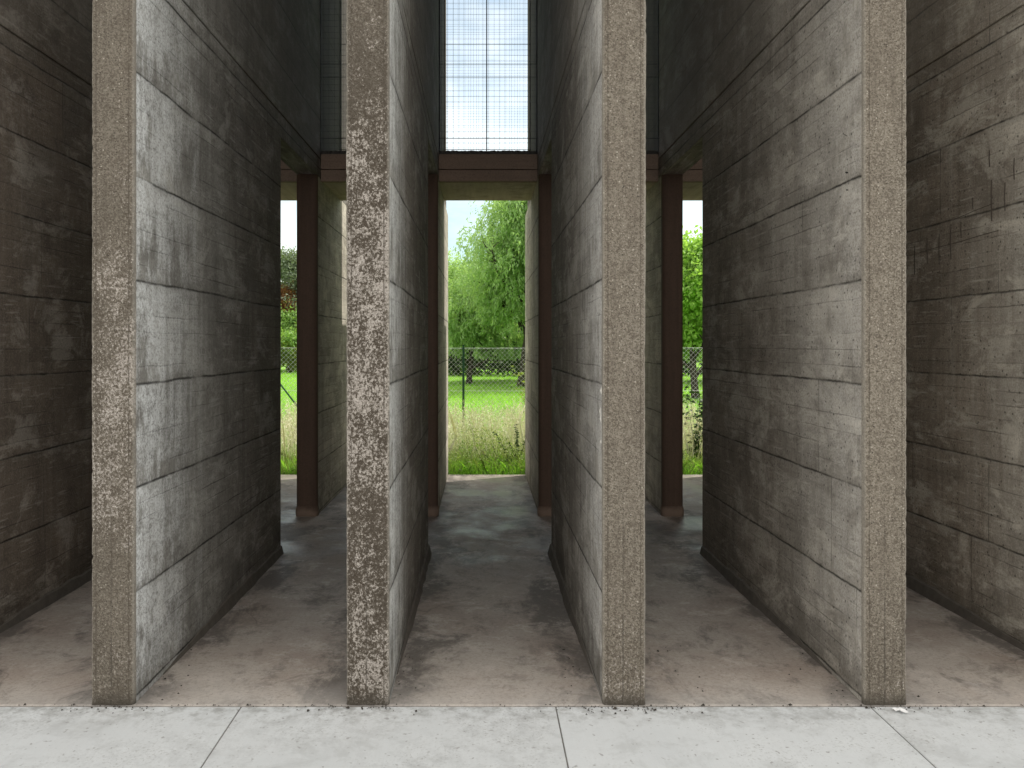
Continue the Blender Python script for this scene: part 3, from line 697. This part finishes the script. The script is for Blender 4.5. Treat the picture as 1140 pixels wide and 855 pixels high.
r_ = np.random.default_rng(77); n_ = 34000; wx = r_.uniform(-5.2, 5.2, n_); wy = 10.56 + 1.5 * r_.random(n_) ** 1.5
wh = np.clip(.26 + .15 * np.sin(wx * 3.1 + 1) + .10 * np.sin(wx * 7.7 + wy * 3) + .12 * np.sin(wx * 1.3 + 2), .06, .6)
P_ = np.stack([wx, wy, wh * r_.random(n_) ** .8 - .02], 1)
tag(np_mesh('weed_cover', rot_leaves(P_, unit(r_.normal(size=(n_, 3)) + np.array([0, 0, .5])), r_.uniform(.02, .05, n_), r_.uniform(.008, .02, n_)), 4, mat_leaf('weed_cover_leaves', (.10, .17, .04), (.40, .46, .22), (.26, .34, .11), .4)), kind='stuff')
def weed(label, x, y, h, n, mat, seed, ls=.07, name='leafy_weed', cat='weed', group=None, bush=.22):
    r = np.random.default_rng(seed); t = thing(name, label, cat, (x, y, -.03), group); mb = MB(); P = []; D = []
    ns = max(4, int(h * 9))
    for s_ in range(ns):
        a = r.uniform(0, 6.28); ln = h * r.uniform(.55, 1.05); b = Vector((x + r.normal() * .03, y + r.normal() * .03, -.04)); q = [b]
        dx, dy = math.cos(a) * bush * r.uniform(.3, 1.2), math.sin(a) * bush * r.uniform(.3, 1.2)
        for i in range(1, 7):
            f_ = i / 6; q.append(Vector((b.x + dx * f_ ** 1.4 + r.normal() * .006, b.y + dy * f_ ** 1.4 + r.normal() * .006, b.z + ln * f_)))
        mb.tube(q, [.004 * (1 - .6 * i / 6) for i in range(7)], 4)
        for i in range(n // ns):
            f_ = r.uniform(.12, 1) * 6; j = min(int(f_), 5); p = q[j].lerp(q[j + 1], f_ - j); P.append(tuple(p))
            aa = r.uniform(0, 6.28); D.append((math.cos(aa), math.sin(aa), r.uniform(-.35, .6)))
    mb.build('stem', mat, t)
    P = np.array(P); D = unit(np.array(D)); k = len(P)
    np_mesh('foliage', rot_leaves(P, D, r.uniform(.6, 1.3, k) * ls, r.uniform(.6, 1.2, k) * ls * .5, .15), 4, mat, t)
weed('dark leafy sapling by the slab in the gap on the right', 3.0, 11.25, 1.22, 260, ML_drk, 1, .085, 'leafy_sapling', 'sapling', None, .28)
weed('bright green sapling at the right side of the middle passage', .82, 13.6, 1.45, 240, ML_yel, 2, .10, 'leafy_sapling', 'sapling', None, .35)
rw = random.Random(4)
for i in range(16):
    x_ = -3.2 + .42 * i + rw.uniform(-.12, .12)
    weed('low green weed at the edge of the concrete slab', x_, 10.72 + rw.uniform(0, .5), rw.uniform(.25, .5), 170, [ML_weed, ML_mid, ML_drk][i % 3], 30 + i, .032, group='weeds along the slab edge')
weed('bushy dark weed in the right corner of the middle passage opening', .50, 10.95, .66, 520, ML_drk, 60, .036, bush=.3)

# ------------------------------------------------------------------ chain-link fence
FY, FH = 13.0, 1.63
M_galv = mat_simple('galvanised_wire', (.62, .64, .63), (.82, .84, .83), 12, .5, .1)
M_post = mat_simple('green_post_paint', (.015, .06, .03), (.03, .10, .05), 12, .5)
t = thing('chain_link_fence', 'wire mesh fence with thin green posts across the meadow', 'fence', (-.29, FY, 0))
m = MB(); cell = .075; x0, x1 = -5.4, 5.6; nzs = int(FH / (cell / 2)); wr = .0025
i = 0; x_ = x0
while x_ < x1:
    # each wire zigzags between two columns
    pts = [(x_ + (cell / 2 if j % 2 else 0) * 1.03, FY + .028 + (.004 if j % 2 else -.004), .02 + j * cell / 2) for j in range(nzs + 1)]
    m.tube(pts, wr, 3, False); x_ += cell / 2; i += 1
    pts = [(x_ + (0 if j % 2 else cell / 2) * 1.03, FY + .028 - (.004 if j % 2 else -.004), .02 + j * cell / 2) for j in range(nzs + 1)]
    m.tube(pts, wr, 3, False); x_ += cell / 2
m.build('wire_mesh', M_galv, t)
m = MB()
for z_ in (.3, .95, FH + .01): m.tube([(x0, FY + .02, z_), (0, FY + .02, z_ - .006), (x1, FY + .02, z_)], .0022, 4)
m.build('tension_wire', M_galv, t)
for px in (-3.29, -.29, 2.71, 5.6):
    m = MB(); m.box(px - .018, px + .018, FY - .003, FY + .003, -.3, FH + .06); m.box(px - .003, px + .003, FY + .0031, FY + .018, -.3, FH + .058); m.build('post', M_post, t)
for px, s_ in ((-3.29, 1),):
    m = MB(); m.tube([(px + .01, FY - .02, 1.12), (px + s_ * .95, FY - .02, -.1)], .014, 6); m.build('brace', M_post, t)
